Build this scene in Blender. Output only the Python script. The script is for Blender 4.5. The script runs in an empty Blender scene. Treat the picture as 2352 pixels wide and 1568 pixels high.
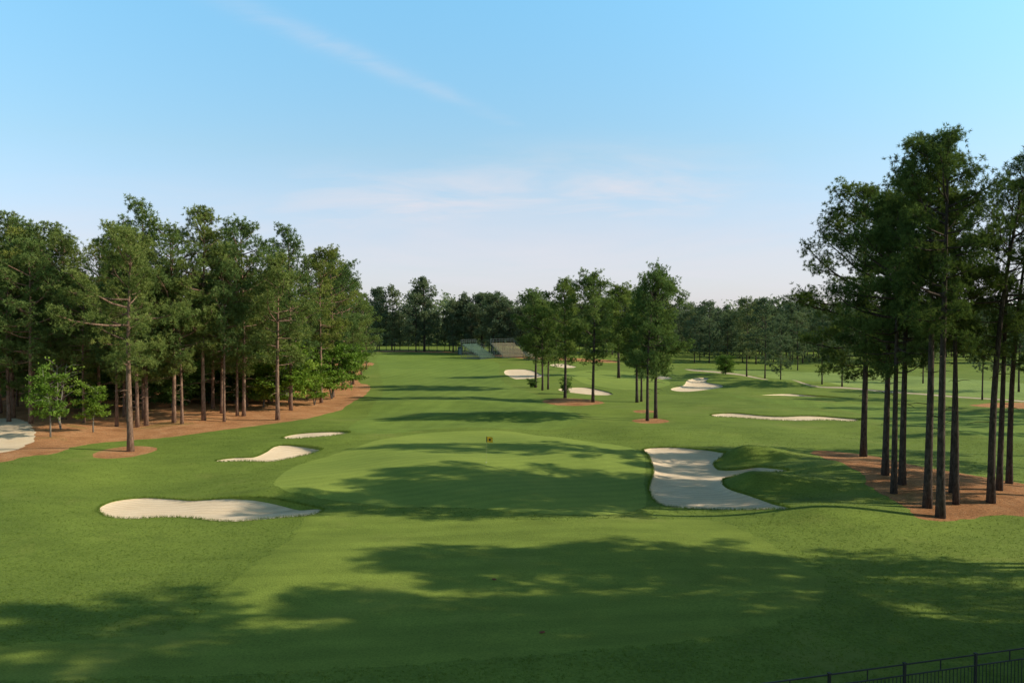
import bpy, math, random
import numpy as np
from mathutils import Vector
from mathutils.geometry import delaunay_2d_cdt

random.seed(7)
rng = np.random.default_rng(7)
D = bpy.data
S = bpy.context.scene
COL = S.collection
R_ = math.radians

# ------------------------------------------------------------------ camera numbers
PW, PH = 2352.0, 1568.0
F = PW * 28.0 / 36.0
HC, HZ = 13.0, 735.0
PITCH = math.atan((PH / 2 - HZ) / F)
CP, SP = math.cos(PITCH), math.sin(PITCH)

def ray(px, py):
    x = (px - PW / 2) / F
    u = (PH / 2 - py) / F
    return (x, CP + u * SP, -SP + u * CP)

def P0(px, py, z=0.0):
    r = ray(px, py)
    t = (z - HC) / r[2]
    return (r[0] * t, r[1] * t)

# ------------------------------------------------------------------ terrain
def ss(a, b, x):
    t = np.clip((x - a) / (b - a), 0, 1)
    return t * t * (3 - 2 * t)

GA = []
def mound(px, py, sx, sy, amp, sxl=None):
    x, y = P0(px, py)
    GA.append((x, y, sx, sy, amp, sxl or sx))

mound(1710, 1053, 5.0, 2.0, 1.25, 1.6)
mound(1730, 1121, 5.5, 2.0, 1.15, 1.7)
mound(1900, 1090, 4.5, 3.5, 0.30)
mound(1900, 1186, 6.0, 2.2, 0.55, 4.0)
mound(2150, 1120, 12, 9, 0.6)
mound(650, 1144, 3.6, 1.3, 0.60)
mound(700, 1020, 6.0, 3.0, 0.5)
mound(980, 930, 12, 5, 0.8)
mound(1180, 958, 9, 3, 0.7)
mound(1400, 945, 9, 4, 0.5)
mound(1740, 884, 16, 5, 1.1, 6)
mound(560, 1300, 6, 5, 0.35)
mound(1250, 870, 12, 8, 0.9)
GX, GY = P0(1080, 1072)

def hh(x, y):
    x = np.asarray(x, float); y = np.asarray(y, float)
    z = 2.4 * ss(165, 300, y) * (1 - ss(10, 90, x))
    amp = ss(22, 60, y) * (1 - 0.75 * ss(90, 170, y)) * (1 - ss(400, 700, y))
    z = z + amp * (0.24 * np.sin(x * 0.16 + 1.3 * np.sin(y * 0.05)) * np.cos(y * 0.13 + 0.7)
                   + 0.12 * np.sin(x * 0.37 + y * 0.21 + 2.0) + 0.07 * np.sin(y * 0.47 - x * 0.19))
    r = ((x - GX) / 15.5) ** 2 + ((y - GY) / 21.0) ** 2
    z = z + 0.55 * np.exp(-r * r)
    for (gx, gy, sx, sy, a, sxl) in GA:
        dx, dy = x - gx, y - gy
        s = np.where(dx < 0, sxl, sx)
        z = z + a * np.exp(-(dx / s) ** 2 - (dy / sy) ** 2)
    return z

def P(px, py):
    r = ray(px, py)
    z = 0.0
    for i in range(30):
        t = (z - HC) / min(r[2], -0.02)
        z = 0.4 * z + 0.6 * float(hh(r[0] * t, r[1] * t))
    t = (z - HC) / min(r[2], -0.02)
    x, y = r[0] * t, r[1] * t
    return (x, y, float(hh(x, y)))

def top_z(py, ydist, px=1176):
    r = ray(px, py)
    t = ydist / r[1]
    return HC + r[2] * t

# ------------------------------------------------------------------ materials
def new_mat(name):
    m = D.materials.new(name); m.use_nodes = True
    nt = m.node_tree; nt.nodes.clear()
    return m, nt

def N(nt, t, **kw):
    n = nt.nodes.new(t)
    for k, v in kw.items():
        setattr(n, k, v)
    return n

def ramp(nt, fac, stops):
    r = N(nt, 'ShaderNodeValToRGB')
    els = r.color_ramp.elements
    while len(els) < len(stops):
        els.new(0.5)
    for e, (p, c) in zip(els, stops):
        e.position = p; e.color = (*c, 1)
    nt.links.new(fac, r.inputs[0])
    return r.outputs[0]

def noise(nt, vec, scale, detail=3, rough=0.55, dist=0.0):
    n = N(nt, 'ShaderNodeTexNoise')
    n.inputs['Scale'].default_value = scale
    n.inputs['Detail'].default_value = detail
    n.inputs['Roughness'].default_value = rough
    n.inputs['Distortion'].default_value = dist
    if vec is not None: nt.links.new(vec, n.inputs['Vector'])
    return n.outputs['Fac']

def mixc(nt, a, b, fac, mode='MIX'):
    m = N(nt, 'ShaderNodeMix', data_type='RGBA', blend_type=mode)
    for sock, v in ((m.inputs[0], fac), (m.inputs[6], a), (m.inputs[7], b)):
        if isinstance(v, (int, float)): sock.default_value = v
        elif isinstance(v, tuple): sock.default_value = (*v, 1)
        else: nt.links.new(v, sock)
    return m.outputs[2]

def principled(nt, col, rough=0.9, spec=0.15, bump=None, bstr=0.3, bdist=0.05, metal=0.0):
    b = N(nt, 'ShaderNodeBsdfPrincipled')
    if isinstance(col, tuple): b.inputs['Base Color'].default_value = (*col, 1)
    else: nt.links.new(col, b.inputs['Base Color'])
    b.inputs['Roughness'].default_value = rough
    b.inputs['Specular IOR Level'].default_value = spec
    b.inputs['Metallic'].default_value = metal
    if bump is not None:
        bn = N(nt, 'ShaderNodeBump')
        bn.inputs['Strength'].default_value = bstr
        bn.inputs['Distance'].default_value = bdist
        nt.links.new(bump, bn.inputs['Height'])
        nt.links.new(bn.outputs[0], b.inputs['Normal'])
    o = N(nt, 'ShaderNodeOutputMaterial')
    nt.links.new(b.outputs[0], o.inputs[0])
    return b

def objvec(nt, sc=(1, 1, 1), rot=0.0):
    t = N(nt, 'ShaderNodeTexCoord')
    mp = N(nt, 'ShaderNodeMapping')
    mp.inputs['Scale'].default_value = sc
    mp.inputs['Rotation'].default_value = (0, 0, rot)
    nt.links.new(t.outputs['Object'], mp.inputs[0])
    return mp.outputs[0]

def grass_mat(name, mid, fine=9.0, bstr=0.5, patch=0.5, dry=None, amp=1.0, stripe=None):
    m, nt = new_mat(name)
    v = objvec(nt)
    a = noise(nt, v, 0.05, 4, 0.6, 0.6)
    b = noise(nt, objvec(nt, (0.6, 1.2, 1)), 0.45, 4, 0.6)
    c = noise(nt, v, fine, 3, 0.7)
    k = lambda s, w=0.0: (mid[0] * (s + w), mid[1] * s, mid[2] * s)
    base = ramp(nt, a, [(0.3, k(1 - .30 * amp, -.06)), (0.5, k(1)), (0.7, k(1 + .22 * amp, .08))])
    b2 = ramp(nt, b, [(0.3, k(1 - .28 * amp)), (0.72, k(1 + .28 * amp, .06))])
    col = mixc(nt, base, b2, patch)
    cr = ramp(nt, c, [(0.28, (0.60, 0.64, 0.56)), (0.5, (1, 1, 1)), (0.75, (1.34, 1.30, 1.2))])
    col = mixc(nt, col, cr, 0.9, 'MULTIPLY')
    if stripe:
        w = N(nt, 'ShaderNodeTexWave'); w.inputs['Scale'].default_value = stripe[0]
        w.bands_direction = 'X'; w.inputs['Distortion'].default_value = 1.2; w.inputs['Detail Scale'].default_value = 0.3
        nt.links.new(objvec(nt, (1, 1, 1), stripe[1]), w.inputs[0])
        wr = ramp(nt, w.outputs['Fac'], [(0.35, (0.94, 0.95, 0.93)), (0.65, (1.04, 1.04, 1.03))])
        col = mixc(nt, col, wr, 0.8, 'MULTIPLY')
    if dry:
        d = noise(nt, v, 0.11, 5, 0.65, 0.4)
        dm = ramp(nt, d, [(0.55, (0, 0, 0)), (0.75, (0.6, 0.6, 0.6))])
        col = mixc(nt, col, dry, dm)
    principled(nt, col, 0.9, 0.08, c, bstr, 0.06)
    return m

M_rough = grass_mat('rough_grass', (0.162, 0.218, 0.038), 7.0, 0.7, 0.5, (0.27, 0.27, 0.07))
M_fair = grass_mat('fairway_grass', (0.172, 0.240, 0.044), 10.0, 0.4, 0.45, None, 1.0, (0.11, 0.25))
M_green = grass_mat('green_grass', (0.236, 0.300, 0.058), 14.0, 0.12, 0.4, None, 0.6, (0.22, 1.1))
M_apron = grass_mat('apron_grass', (0.188, 0.244, 0.043), 11.0, 0.45, 0.5, (0.28, 0.285, 0.07), 1.0, (0.16, 1.45))
M_farf = grass_mat('far_fairway_grass', (0.235, 0.305, 0.078), 3.0, 0.2, 0.4)

def sand_mat(name, c0, c1):
    m, nt = new_mat(name)
    v = objvec(nt)
    a = noise(nt, v, 0.5, 5, 0.65)
    f = noise(nt, v, 14.0, 3, 0.7)
    w = N(nt, 'ShaderNodeTexWave'); w.inputs['Scale'].default_value = 0.55
    w.bands_direction = 'Y'
    w.inputs['Distortion'].default_value = 9.0; w.inputs['Detail'].default_value = 4
    w.inputs['Detail Scale'].default_value = 0.35
    nt.links.new(v, w.inputs[0])
    col = ramp(nt, a, [(0.3, c0), (0.7, c1)])
    fr = ramp(nt, f, [(0.3, (0.86, 0.83, 0.80)), (0.7, (1.05, 1.05, 1.05))])
    col = mixc(nt, col, fr, 0.7, 'MULTIPLY')
    wr = ramp(nt, w.outputs['Fac'], [(0.0, (0.86, 0.83, 0.80)), (1.0, (1.03, 1.03, 1.03))])
    col = mixc(nt, col, wr, 0.55, 'MULTIPLY')
    bm = mixc(nt, f, w.outputs['Color'], 0.55)
    principled(nt, col, 0.95, 0.1, bm, 0.55, 0.11)
    return m
M_sand = sand_mat('bunker_sand', (0.83, 0.625, 0.415), (0.90, 0.705, 0.50))
M_path = sand_mat('path_sand', (0.50, 0.385, 0.26), (0.62, 0.49, 0.35))
M_track = sand_mat('track_sand', (0.80, 0.60, 0.39), (0.88, 0.69, 0.48))

def straw_mat(name, s):
    m, nt = new_mat(name)
    v = objvec(nt)
    a = noise(nt, v, 0.35, 5, 0.65)
    f = noise(nt, objvec(nt, (1, 1.6, 1)), 6.0, 5, 0.8, 0.8)
    g = noise(nt, v, 0.13, 4, 0.6, 0.5)
    k = lambda c: tuple(x * s for x in c)
    col = ramp(nt, a, [(0.28, k((0.35, 0.155, 0.064))), (0.5, k((0.50, 0.232, 0.100))), (0.75, k((0.62, 0.335, 0.165)))])
    fr = ramp(nt, f, [(0.32, (0.42, 0.39, 0.37)), (0.5, (0.95, 0.95, 0.95)), (0.70, (1.5, 1.45, 1.4))])
    col = mixc(nt, col, fr, 0.95, 'MULTIPLY')
    gm = ramp(nt, g, [(0.60, (0, 0, 0)), (0.70, (0.5, 0.5, 0.5))])
    col = mixc(nt, col, (0.14, 0.18, 0.04), gm)
    principled(nt, col, 0.95, 0.08, f, 0.9, 0.10)
    return m
M_straw = straw_mat('pine_straw', 1.0)
M_strawd = straw_mat('dark_pine_straw', 0.88)

def bark_mat(name, c0, c1):
    m, nt = new_mat(name)
    v = objvec(nt, (1, 1, 0.3))
    f = noise(nt, v, 7.0, 4, 0.7, 0.5)
    g = noise(nt, objvec(nt), 0.6, 3)
    col = ramp(nt, f, [(0.3, tuple(x * 0.35 for x in c0)), (0.5, c0), (0.72, c1)])
    gr = ramp(nt, g, [(0.3, (0.75, 0.75, 0.78)), (0.7, (1.2, 1.15, 1.1))])
    col = mixc(nt, col, gr, 1.0, 'MULTIPLY')
    principled(nt, col, 0.95, 0.1, f, 1.0, 0.05)
    return m
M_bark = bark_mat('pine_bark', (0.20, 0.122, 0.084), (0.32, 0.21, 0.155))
M_barkd = bark_mat('shaded_pine_bark', (0.072, 0.054, 0.044), (0.125, 0.095, 0.076))  # shade on the backlit trunks put into the bark colour
M_barkg = bark_mat('grey_bark', (0.20, 0.18, 0.145), (0.32, 0.29, 0.25))

def foliage_mat(name, dark, mid, light, trans=0.25):
    m, nt = new_mat(name)
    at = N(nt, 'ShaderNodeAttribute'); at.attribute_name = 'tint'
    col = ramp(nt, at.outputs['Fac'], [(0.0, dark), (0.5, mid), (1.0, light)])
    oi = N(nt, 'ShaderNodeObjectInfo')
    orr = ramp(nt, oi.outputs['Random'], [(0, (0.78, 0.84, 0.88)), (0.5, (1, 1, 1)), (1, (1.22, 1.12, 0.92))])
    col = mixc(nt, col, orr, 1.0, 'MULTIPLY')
    d = N(nt, 'ShaderNodeBsdfDiffuse'); t = N(nt, 'ShaderNodeBsdfTranslucent')
    nt.links.new(col, d.inputs[0])
    tc = mixc(nt, col, (1.05, 1.12, 0.65), 1.0, 'MULTIPLY')
    nt.links.new(tc, t.inputs[0])
    mx = N(nt, 'ShaderNodeMixShader'); mx.inputs[0].default_value = trans
    nt.links.new(d.outputs[0], mx.inputs[1]); nt.links.new(t.outputs[0], mx.inputs[2])
    o = N(nt, 'ShaderNodeOutputMaterial'); nt.links.new(mx.outputs[0], o.inputs[0])
    return m
M_needR = foliage_mat('backlit_needles', (0.050, 0.078, 0.026), (0.108, 0.152, 0.045), (0.19, 0.232, 0.072), 0.33)  # darkness of the backlit crowns painted into the needle colour
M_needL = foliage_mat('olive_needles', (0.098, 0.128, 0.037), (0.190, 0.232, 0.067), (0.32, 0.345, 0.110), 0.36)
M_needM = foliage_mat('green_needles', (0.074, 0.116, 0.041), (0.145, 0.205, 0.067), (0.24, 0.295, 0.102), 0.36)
M_needF = foliage_mat('haze_tinted_needles', (0.098, 0.130, 0.078), (0.160, 0.198, 0.115), (0.23, 0.265, 0.150), 0.33)  # distance haze mixed into the needle colour, bluer and greyer
M_leafB = foliage_mat('bright_leaves', (0.10, 0.170, 0.026), (0.175, 0.275, 0.044), (0.275, 0.37, 0.075), 0.42)
M_leafD = foliage_mat('deep_leaves', (0.070, 0.126, 0.030), (0.125, 0.208, 0.050), (0.205, 0.29, 0.074), 0.42)
M_blade = foliage_mat('grass_blades', (0.106, 0.160, 0.026), (0.150, 0.208, 0.036), (0.20, 0.25, 0.05), 0.25)
M_litter = foliage_mat('straw_needles', (0.24, 0.12, 0.06), (0.42, 0.24, 0.13), (0.58, 0.39, 0.25), 0.0)

def plain(name, col, rough=0.6, spec=0.3, var=0.25, sc=6.0, metal=0.0):
    m, nt = new_mat(name)
    f = noise(nt, objvec(nt), sc, 4, 0.6)
    c = ramp(nt, f, [(0.3, tuple(x * (1 - var) for x in col)), (0.7, tuple(x * (1 + var) for x in col))])
    principled(nt, c, rough, spec, f, 0.1, 0.01, metal)
    return m
M_black = plain('black_paint', (0.016, 0.016, 0.017), 0.45, 0.4)
M_plank = plain('tan_plank', (0.44, 0.36, 0.23), 0.8, 0.2, 0.2, 2.0)
M_plankg = plain('green_plank', (0.12, 0.19, 0.14), 0.8, 0.2, 0.2, 2.0)
M_steel = plain('grey_steel', (0.15, 0.18, 0.17), 0.5, 0.4, 0.2)
M_yellow = plain('yellow_cloth', (0.80, 0.44, 0.03), 0.8, 0.2, 0.15)
M_darkcl = plain('dark_cloth', (0.03, 0.025, 0.02), 0.8, 0.2, 0.15)
M_pole = plain('yellow_pole', (0.35, 0.33, 0.14), 0.4, 0.3, 0.1)
M_white = plain('white_paint', (0.75, 0.76, 0.76), 0.5, 0.3, 0.08)
M_booth = plain('dark_booth', (0.03, 0.05, 0.05), 0.5, 0.3, 0.2)
M_cone = plain('red_brown_cone', (0.24, 0.105, 0.065), 0.9, 0.1, 0.4, 20)

# ------------------------------------------------------------------ mesh helpers
def fast_mesh(name, co, tris, tint=None, smooth=False, mat=None):
    co = np.asarray(co, np.float32); tris = np.asarray(tris, np.int32)
    me = D.meshes.new(name)
    me.vertices.add(len(co)); me.vertices.foreach_set('co', co.ravel())
    m = len(tris)
    me.loops.add(m * 3); me.loops.foreach_set('vertex_index', tris.ravel())
    me.polygons.add(m)
    me.polygons.foreach_set('loop_start', np.arange(0, m * 3, 3, dtype=np.int32))
    try: me.polygons.foreach_set('loop_total', np.full(m, 3, np.int32))
    except Exception: pass
    if smooth: me.polygons.foreach_set('use_smooth', np.ones(m, bool))
    me.update(calc_edges=True); me.validate()
    if tint is not None:
        a = me.attributes.new('tint', 'FLOAT', 'POINT')
        a.data.foreach_set('value', np.asarray(tint, np.float32))
    if mat: me.materials.append(mat)
    return me

class MB:
    def __init__(s): s.v = []; s.f = []
    def box(s, x0, x1, y0, y1, z0, z1):
        b = len(s.v)
        s.v += [(x0, y0, z0), (x1, y0, z0), (x1, y1, z0), (x0, y1, z0), (x0, y0, z1), (x1, y0, z1), (x1, y1, z1), (x0, y1, z1)]
        s.f += [tuple(b + i for i in q) for q in ((0, 3, 2, 1), (4, 5, 6, 7), (0, 1, 5, 4), (1, 2, 6, 5), (2, 3, 7, 6), (3, 0, 4, 7))]
    def tube(s, path, rad, n=8, cap=True):
        path = [Vector(p) for p in path]; b = len(s.v); k = len(path)
        for i, p in enumerate(path):
            d = (path[min(i + 1, k - 1)] - path[max(i - 1, 0)])
            if d.length < 1e-6: d = Vector((0, 0, 1))
            d.normalize()
            ref = Vector((1, 0, 0)) if abs(d.x) < 0.8 else Vector((0, 1, 0))
            a = d.cross(ref).normalized(); c = d.cross(a)
            r = rad[i] if hasattr(rad, '__len__') else rad
            for j in range(n):
                t = 2 * math.pi * j / n
                s.v.append(tuple(p + a * (r * math.cos(t)) + c * (r * math.sin(t))))
        for i in range(k - 1):
            for j in range(n):
                s.f.append((b + i * n + j, b + i * n + (j + 1) % n, b + (i + 1) * n + (j + 1) % n, b + (i + 1) * n + j))
        if cap:
            s.f.append(tuple(b + j for j in range(n))[::-1]); s.f.append(tuple(b + (k - 1) * n + j for j in range(n)))
    def mesh(s, name, mat, smooth=False):
        me = D.meshes.new(name); me.from_pydata(s.v, [], s.f); me.update()
        me.materials.append(mat)
        if smooth:
            me.polygons.foreach_set('use_smooth', [True] * len(me.polygons))
        return me
    def build(s, name, mat, parent=None, smooth=False):
        return link(name, s.mesh(name, mat, smooth), parent)

def link(name, me, parent=None):
    o = D.objects.new(name, me); COL.objects.link(o)
    if parent: o.parent = parent
    return o

def tag(o, label=None, cat=None, group=None, kind=None):
    if label: o['label'] = label
    if cat: o['category'] = cat
    if group: o['group'] = group
    if kind: o['kind'] = kind
    return o

def empty(name, loc, rz=0.0, sc=(1, 1, 1)):
    o = D.objects.new(name, None); COL.objects.link(o)
    o.location = loc; o.rotation_euler = (0, 0, rz); o.scale = sc
    o.empty_display_size = 0.5
    return o

# ------------------------------------------------------------------ ground zones
def smooth_closed(pts, k=0.009, jit=0.0):
    n = len(pts); out = []
    for i in range(n):
        p0, p1, p2, p3 = (np.array(pts[(i + j) % n][:2]) for j in (-1, 0, 1, 2))
        L = np.linalg.norm(p2 - p1)
        step = max(0.25, k * max(abs(p1[1]), 20))
        m = int(max(2, min(40, L / step)))
        for q in range(m):
            t = q / m
            c = 0.5 * ((2 * p1) + (-p0 + p2) * t + (2 * p0 - 5 * p1 + 4 * p2 - p3) * t * t + (-p0 + 3 * p1 - 3 * p2 + p3) * t ** 3)
            if jit: c = c + rng.normal(0, jit, 2)
            out.append((float(c[0]), float(c[1])))
    a = sum(out[i][0] * out[(i + 1) % len(out)][1] - out[(i + 1) % len(out)][0] * out[i][1] for i in range(len(out)))
    if a < 0: out.reverse()
    return out

def px_poly(lst, jit=0.0):
    return smooth_closed([P(*q) for q in lst], jit=jit)

ZONES = []   # (key, priority, outline)
def zone(key, prio, lst, jit=0.0):
    ZONES.append((key, prio, px_poly(lst, jit)))

zone('putting_green', 3, [(632, 1105), (680, 1070), (760, 1045), (830, 1022), (900, 1005), (980, 994), (1080, 989), (1180, 991), (1260, 1002), (1340, 1012), (1420, 1022), (1470, 1036), (1482, 1065), (1480, 1110), (1485, 1150), (1460, 1172), (1400, 1180), (1300, 1181), (1200, 1174), (1100, 1167), (1000, 1164), (900, 1163), (800, 1152), (700, 1134), (645, 1120)], 0.05)
zone('green_apron', 2, [(740, 1172), (900, 1180), (1100, 1190), (1300, 1195), (1480, 1190), (1640, 1195), (1780, 1255), (1890, 1320), (1895, 1360), (1850, 1405), (1700, 1452), (1400, 1490), (1000, 1520), (600, 1545), (100, 1560), (-200, 1560), (0, 1482), (250, 1465), (420, 1445), (480, 1390), (560, 1315), (650, 1250)], 0.12)
zone('fairway', 1, [(872, 815), (960, 814), (1060, 819), (1140, 832), (1150, 870), (1230, 905), (1330, 955), (1300, 982), (1160, 984), (1000, 984), (880, 996), (800, 985), (850, 945), (880, 900), (872, 850)], 0.1)
zone('far_green', 2, [(1290, 858), (1350, 850), (1420, 852), (1500, 862), (1540, 880), (1500, 893), (1420, 893), (1350, 882)])
zone('far_fairway', 1, [(1590, 846), (1700, 850), (1900, 856), (2150, 866), (2352, 880), (2600, 890), (2700, 935), (2352, 918), (2200, 908), (2050, 897), (1950, 888), (1840, 876), (1700, 858)])
zone('practice_fairway', 1, [(1660, 905), (1800, 918), (2000, 930), (2300, 950), (2600, 970), (2600, 1050), (2300, 1010), (2100, 975), (1950, 945), (1800, 930)])
zone('pine_straw_bed', 4, [(-300, 1110), (0, 1062), (60, 1048), (130, 1040), (200, 1020), (300, 1011), (420, 1000), (520, 986), (600, 976), (680, 965), (750, 950), (800, 930), (840, 905), (849, 886), (822, 876), (835, 850), (850, 832), (700, 822), (300, 822), (-300, 830)], 0.12)
zone('pine_straw_bed', 4, [(215, 1042), (250, 1030), (300, 1024), (352, 1026), (360, 1034), (320, 1045), (270, 1052), (225, 1052)], 0.06)
zone('pine_straw_island', 4, [(1862, 1038), (1900, 1035), (2000, 1046), (2100, 1068), (2200, 1085), (2352, 1110), (2750, 1170), (2900, 1260), (2600, 1230), (2352, 1186), (2250, 1186), (2180, 1196), (2110, 1190), (2080, 1165), (2040, 1140), (2000, 1120), (1980, 1088), (1940, 1066), (1890, 1050)], 0.08)
zone('pine_straw_island', 4, [(1245, 921), (1280, 915), (1340, 916), (1388, 925), (1340, 931), (1270, 929)], 0.06)
zone('pine_straw_island', 4, [(1450, 965), (1490, 960), (1538, 966), (1510, 972), (1470, 971)], 0.06)
zone('pine_straw_island', 4, [(1452, 944), (1480, 941), (1512, 945), (1480, 949)], 0.06)
zone('pine_straw_bed', 4, [(2228, 930), (2290, 925), (2400, 927), (2400, 940), (2290, 936)], 0.1)
zone('pine_straw_bed', 4, [(866, 808), (960, 809), (1060, 811), (1160, 820), (1260, 826), (1400, 833), (1400, 827), (1250, 819), (1120, 812), (960, 805.5), (866, 805.5)], 0.2)
zone('sand_path', 5, [(-300, 950), (0, 960), (45, 963), (74, 980), (82, 1006), (62, 1020), (0, 1040), (-300, 1070)], 0.12)
pl = [(1585, 849), (1700, 860), (1840, 878), (1950, 890.5), (2050, 900), (2200, 911), (2352, 921), (2600, 935)]
zone('cart_path', 5, [(x, y - 1.2) for x, y in pl] + [(x, y + 1.8) for x, y in reversed(pl)])

BUNK = [
 ('large white kidney-shaped sand bunker with a dark grassy lip, nearest bunker on the left', 0.14, 0.40, 0.42,
  [(226, 1172), (235, 1160), (270, 1148), (330, 1142), (400, 1145), (440, 1148), (500, 1144), (560, 1141), (600, 1142), (650, 1149), (700, 1159), (742, 1170), (715, 1182), (650, 1188), (590, 1193), (540, 1197), (490, 1195), (430, 1188), (370, 1187), (300, 1191), (250, 1186)]),
 ('white hook-shaped sand bunker with a thin left tail beside the putting green', 0.15, 0.35, 0.2,
  [(497, 1056), (540, 1050), (582, 1049), (610, 1038), (630, 1025), (660, 1021), (710, 1024), (742, 1030), (720, 1040), (690, 1047), (640, 1057), (610, 1060), (560, 1058), (510, 1060)]),
 ('slim oval white sand bunker, behind the hook-shaped one left of the green', 0.15, 0.25, 0.1,
  [(650, 1003), (680, 996), (740, 991), (803, 990), (790, 996), (740, 1002), (690, 1006), (655, 1007)]),
 ('huge white sand bunker with two grassy noses reaching in, right of the putting green', 0.24, 0.26, 0.08,
  [(1480, 1030), (1540, 1026), (1600, 1030), (1640, 1034), (1668, 1037), (1655, 1050), (1640, 1062), (1650, 1077), (1690, 1077), (1740, 1070), (1780, 1073), (1812, 1080), (1750, 1085), (1700, 1090), (1670, 1098), (1660, 1110), (1680, 1124), (1720, 1136), (1760, 1150), (1812, 1166), (1750, 1169), (1680, 1170), (1610, 1168), (1550, 1164), (1510, 1155), (1492, 1130), (1492, 1110), (1500, 1085), (1495, 1060), (1488, 1045)]),
 ('long thin white sand bunker lying across the fairway behind the huge two-nosed bunker', 0.15, 0.2, 0.05,
  [(1635, 951), (1680, 948), (1740, 953), (1800, 956), (1860, 954), (1920, 957), (1980, 962), (1960, 967), (1900, 964), (1840, 966), (1760, 963), (1690, 958), (1640, 956)]),
 ('white sand bunker left of the pine island, on the far edge of the fairway', 0.15, 0.2, 0.05,
  [(1158, 853), (1175, 848), (1222, 850), (1250, 860), (1235, 867), (1200, 870), (1172, 866)]),
 ('white crescent sand bunker half hidden behind the trunks of the pine island', 0.15, 0.2, 0.05,
  [(1283, 893), (1340, 889), (1380, 895), (1408, 905), (1370, 907), (1310, 901)]),
 ('white sand bunker with ragged fingers beside the far green', 0.2, 0.3, 0.05,
  [(1540, 893), (1570, 884), (1580, 872), (1605, 866), (1628, 868), (1622, 876), (1660, 884), (1648, 891), (1605, 897), (1565, 899)]),
 ('narrow shaded sand bunker beyond the path-side slope, right of the ragged-fingered bunker', 0.5, 1.0, 0.2,
  [(1745, 907), (1800, 904), (1860, 906), (1945, 913), (1880, 911), (1800, 908)]),
 ('tiny sliver of white sand bunker above the far green, near the bleachers', 0.1, 0.1, 0.0,
  [(1262, 838), (1290, 835), (1325, 842), (1300, 845)]),
 ('small white sand bunker on the slope left of the ragged-fingered bunker', 0.1, 0.1, 0.0,
  [(1498, 866), (1520, 863), (1545, 868), (1520, 871)]),
]
for i, b in enumerate(BUNK):
    zone('B%d' % i, 10, b[4])

pts = []
ys = [-300, -150, -80, -40, -10, 5, 13]
y = 20.0
while y < 330: ys.append(y); y *= 1.013
while y < 7000: ys.append(y); y *= 1.07
for y in ys:
    ya = max(y, 20.0)
    stp = 0.016 * ya
    half = 0.76 * ya + 8
    xs = list(np.arange(-half, half, stp))
    g = stp; x = half
    while x < 1.6 * ya + 400:
        xs += [x, -x]; g *= 1.35; x += g
    for x in xs:
        pts.append((x + random.uniform(-.2, .2) * stp, y + random.uniform(-.15, .15) * 0.013 * ya))
# finer points over the mounds by the big bunker
mx0, my0 = P0(1640, 1175); mx1, my1 = P0(1900, 1030)
for i in range(3000):
    pts.append((random.uniform(mx0 - 1, 26), random.uniform(my0 - 2, my1 + 2)))

def inside(poly, X, Y):
    p = np.array(poly); res = np.zeros(len(X), bool)
    x0, y0 = p[:, 0], p[:, 1]; x1, y1 = np.roll(x0, -1), np.roll(y0, -1)
    for a, b, c, d in zip(x0, y0, x1, y1):
        if b == d: continue
        k = ((b > Y) != (d > Y)) & (X < (c - a) * (Y - b) / (d - b) + a)
        res ^= k
    return res

for key, pr, poly in ZONES:
    if key[0] == 'B':
        p = np.array(poly); lo, hi = p.min(0), p.max(0)
        st = max(0.3, 0.005 * lo[1])
        gx, gy = np.meshgrid(np.arange(lo[0], hi[0], st), np.arange(lo[1], hi[1], st))
        gx = gx.ravel() + rng.uniform(-.1, .1, gx.size); gy = gy.ravel() + rng.uniform(-.1, .1, gy.size)
        k = inside(poly, gx, gy)
        pts += list(zip(gx[k].tolist(), gy[k].tolist()))
faces_in = []
for key, pr, poly in ZONES:
    b = len(pts); pts += poly
    faces_in.append(list(range(b, b + len(poly))))
vo, eo, fo, ov, oe, of = delaunay_2d_cdt([Vector(p) for p in pts], [], faces_in, 0, 1e-4)
XY = np.array([(v.x, v.y) for v in vo]); ZZ = hh(XY[:, 0], XY[:, 1])
zf = {}
for f, o in zip(fo, of):
    pr = -1; best = -1
    for k in o:
        if ZONES[k][1] > pr: pr = ZONES[k][1]; best = k
    zf.setdefault(best, []).append(tuple(f))

def seg_dist(poly, X, Y):
    p = np.array(poly); q = np.roll(p, -1, 0)
    best = np.full(len(X), 1e9)
    for (a, b), (c, d) in zip(p, q):
        dx, dy = c - a, d - b; L = dx * dx + dy * dy + 1e-12
        t = np.clip(((X - a) * dx + (Y - b) * dy) / L, 0, 1)
        best = np.minimum(best, np.hypot(X - a - t * dx, Y - b - t * dy))
    return best

def sub(fl):
    fa = np.array(fl); ids, inv = np.unique(fa.ravel(), return_inverse=True)
    return ids, inv.reshape(-1, 3)

skirt_v, skirt_f = [], []
ZM = {'putting_green': M_green, 'green_apron': M_apron, 'fairway': M_fair, 'far_green': M_green, 'far_fairway': M_farf, 'practice_fairway': M_fair,
      'pine_straw_bed': M_straw, 'pine_straw_island': M_strawd, 'sand_path': M_track, 'cart_path': M_path}
ZL = {'putting_green': 'smooth pale putting green with a flag', 'green_apron': 'closely mown apron in front of the putting green',
      'fairway': 'mown fairway running to the bleachers', 'far_green': 'second putting green beside the pine island', 'far_fairway': 'pale fairway beyond the sandy cart path',
      'practice_fairway': 'mown fairway behind the right-hand pines', 'pine_straw_bed': 'orange-brown pine straw on the ground', 'pine_straw_island': 'dark red-brown pine straw around pine trunks', 'sand_path': 'pale sandy track at the left edge', 'cart_path': 'thin sandy cart path along the slope'}
ZC = {'pine_straw_bed': 'pine straw', 'pine_straw_island': 'pine straw', 'sand_path': 'path', 'cart_path': 'path'}
fr_co = []      # fringe blades
ylip = P0(620, 1170)[1]
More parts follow.
